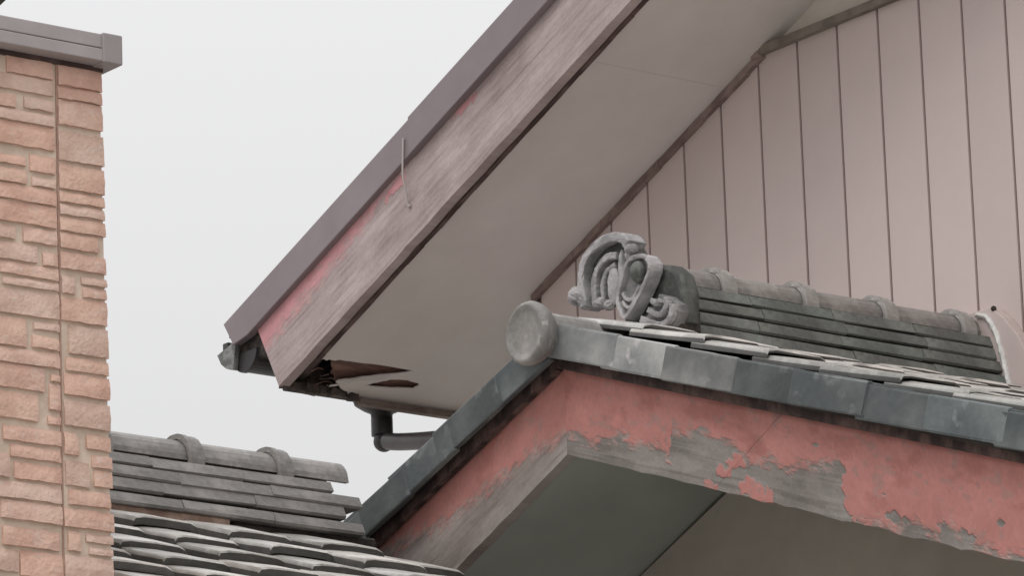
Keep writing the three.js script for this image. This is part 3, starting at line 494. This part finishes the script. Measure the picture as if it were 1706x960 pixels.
  // ridge-end ornament: cloud scrolls, a pointed leaf with a bud and a side scroll, all of one fired piece
  {
    const Z = -0.2;
    const orn = part(house, 'ridge_ornament', join(
      prism([[-0.15, 5.74], [-0.158, 5.82], [-0.138, 5.86], [-0.094, 5.886], [-0.03, 5.892], [0.02, 5.872], [0.04, 5.84], [0.06, 5.8], [0.02, 5.7], [-0.1, 5.735]], Z - 0.07, Z - 0.024, 0.006),
      prism([[-0.02, 5.78], [0.1, 5.80], [0.15, 5.785], [0.187, 5.755], [0.205, 5.70], [0.2, 5.62], [0.06, 5.6], [-0.02, 5.63]], Z - 0.105, Z - 0.045, 0.014)), tone(M.ornamentDark, 0.75));  // shade of the carved recesses put into the darker backplate colour
    const band = (pts, w, z0, z1, closed = false, taper = 0) => {          // a carved strip that follows a curve
      const cv = new THREE.CatmullRomCurve3(pts.map(([x, y]) => new THREE.Vector3(x, y, 0)), closed), n = closed ? 44 : 26, a = [], b = [];
      for (let i = 0; i <= n; i++) { const p = cv.getPoint(i / n), t = cv.getTangent(i / n), k = w * (1 - taper * Math.abs(i / n - 0.4)); a.push([p.x - t.y * k, p.y + t.x * k]); b.push([p.x + t.y * k, p.y - t.x * k]); }
      const area = (q) => Math.abs(q.reduce((t, p, i) => { const o = q[(i + 1) % q.length]; return t + p[0] * o[1] - o[0] * p[1]; }, 0));
      if (closed) { const [o, h] = area(a) > area(b) ? [a, b] : [b, a]; return prism(o.slice(0, -1), z0, z1, 0.002, [h.slice(0, -1).reverse()]); }
      return prism([...a, ...b.reverse()], z0, z1, 0.0035);
    };
    const pale = tone(M.ornament, 1.1);
    part(orn, 'scroll', rough(band([[-0.158, 5.735], [-0.167, 5.79], [-0.162, 5.835], [-0.142, 5.868], [-0.096, 5.892], [-0.034, 5.898], [0.012, 5.886], [0.036, 5.862]], 0.0125, Z - 0.06, Z + 0.004), 0.0025, 300, 31), pale);
    part(orn, 'scroll', rough(band([[-0.118, 5.735], [-0.118, 5.795], [-0.098, 5.83], [-0.06, 5.85], [-0.018, 5.846]], 0.0095, Z - 0.06, Z - 0.002), 0.002, 300, 32), M.ornament);
    part(orn, 'scroll', rough(band([[-0.086, 5.74], [-0.085, 5.785], [-0.068, 5.812], [-0.03, 5.824]], 0.0075, Z - 0.06, Z - 0.006), 0.002, 300, 33), tone(M.ornament, 0.85));
    part(orn, 'leaf', rough(join(ball(-0.04, 5.768, Z - 0.014, 0.024, 0.052, 0.016), ball(-0.006, 5.79, Z - 0.016, 0.014, 0.07, 0.014)), 0.003, 200, 34), M.ornament);
    part(orn, 'scroll_tip', rough(join(ball(0.034, 5.852, Z - 0.014, 0.017, 0.015, 0.02), ball(0.022, 5.838, Z - 0.02, 0.014, 0.02, 0.016)), 0.003, 200, 35), pale);
    part(orn, 'knob', rough(join(ball(-0.194, 5.776, Z - 0.014, 0.03, 0.028, 0.032), ball(-0.172, 5.757, Z - 0.02, 0.024, 0.022, 0.026)), 0.003, 200, 36), M.ornament);
    part(orn, 'knob', rough(join(ball(-0.1, 5.733, Z - 0.01, 0.026, 0.016, 0.018), ball(-0.066, 5.722, Z - 0.014, 0.022, 0.014, 0.016)), 0.004, 200, 37), tone(M.ornament, 0.95));
    const petal = [[0.02, 5.667], [0.062, 5.694], [0.108, 5.738], [0.133, 5.778], [0.116, 5.806], [0.084, 5.817], [0.046, 5.814], [0.024, 5.794], [0.009, 5.762], [-0.004, 5.735], [-0.005, 5.706]];
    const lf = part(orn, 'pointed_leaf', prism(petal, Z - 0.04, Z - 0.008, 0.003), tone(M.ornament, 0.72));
    part(lf, 'leaf_rim', rough(band(petal, 0.0062, Z - 0.035, Z + 0.008, true), 0.002, 300, 38), pale);
    part(lf, 'bud', ball(0.078, 5.776, Z, 0.026, 0.03, 0.022), M.ornamentDark);
    part(lf, 'leaf_vein', join(band([[0.012, 5.735], [0.024, 5.716], [0.05, 5.708], [0.084, 5.736]], 0.0055, Z - 0.02, Z + 0.006), band([[0.01, 5.712], [0.02, 5.698], [0.04, 5.688], [0.066, 5.71]], 0.005, Z - 0.02, Z + 0.006)), M.ornament);
    const wing = [[0.13, 5.708], [0.115, 5.683], [0.062, 5.652], [0.1, 5.625], [0.146, 5.606], [0.186, 5.606], [0.212, 5.64], [0.207, 5.662], [0.176, 5.69]];
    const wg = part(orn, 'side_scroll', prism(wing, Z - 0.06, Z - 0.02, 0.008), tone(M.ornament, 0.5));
    part(wg, 'scroll', rough(join(band([[0.066, 5.652], [0.12, 5.626], [0.162, 5.616], [0.19, 5.632], [0.2, 5.662]], 0.009, Z - 0.04, Z - 0.006), band([[0.104, 5.668], [0.135, 5.648], [0.16, 5.646], [0.178, 5.662], [0.18, 5.684]], 0.007, Z - 0.04, Z - 0.002), band([[0.12, 5.69], [0.138, 5.676], [0.154, 5.682]], 0.006, Z - 0.04, Z)), 0.002, 300, 39), M.ornament);
    part(orn, 'mortar_bed', rough(box(-0.12, 0.19, 5.55, 5.66, Z - 0.12, Z - 0.035, 0.012), 0.01, 200, 14), M.mortarDark);
  }
  // boxed flashing where the ridge meets the boards, with a bead of white sealant
  {
    const q = [[0.02, 5.845], [0.1, 5.842], [0.148, 5.802], [0.2, 5.742], [0.245, 5.66], [0.275, 5.56], [0.29, 5.42]], pts = [[-0.29, 5.42], [0.29, 5.42], ...q.slice(0, -1).reverse(), ...q.slice(0, -1).map(([x, y]) => [-x, y])];
    const fl2 = part(house, 'ridge_flashing', prism(pts, -1.422, -1.4595, 0.003), tone(M.siding, 0.93), { label: 'pink panel around the end of the ridge' });
    part(fl2, 'sealant', rough(tube([[0.045, 5.832, -1.42], [0.085, 5.815, -1.42], [0.118, 5.765, -1.42], [0.14, 5.69, -1.42], [0.168, 5.575, -1.42], [0.178, 5.53, -1.42]], 0.0085, 40, 7), 0.004, 300, 15), M.sealant);
    part(fl2, 'screw', ball(0.11, 5.836, -1.424, 0.008), M.mortarDark);
  }
}

// ================================================================ service cable from the brick building, crossing the top left corner
{
  const a = new THREE.Vector3(0.5, 5.34, 2.75), b = new THREE.Vector3(2.2303, 5.3464, 3.1626), c = a.clone().lerp(b, 9); c.y += 1.6; b.y += 0;
  const g = new THREE.TubeGeometry(new THREE.CatmullRomCurve3([a, b, a.clone().lerp(b, 3).setY(5.5), c]), 80, 0.006, 8);
  const m = new THREE.Mesh(metricUV(bare(g)), M.cable); m.name = 'overhead_cable'; m.castShadow = m.receiveShadow = true;
  m.userData = { label: 'thin black overhead cable crossing the sky in the top left corner', category: 'cable' }; scene.add(m);
}

// ---------------------------------------------------------------- draw
const renderer = new THREE.WebGLRenderer({ antialias: true });
renderer.setSize(1024, 577);
renderer.shadowMap.enabled = true;
renderer.toneMapping = THREE.LinearToneMapping;
renderer.toneMappingExposure = 1.0;
renderer.render(scene, camera);
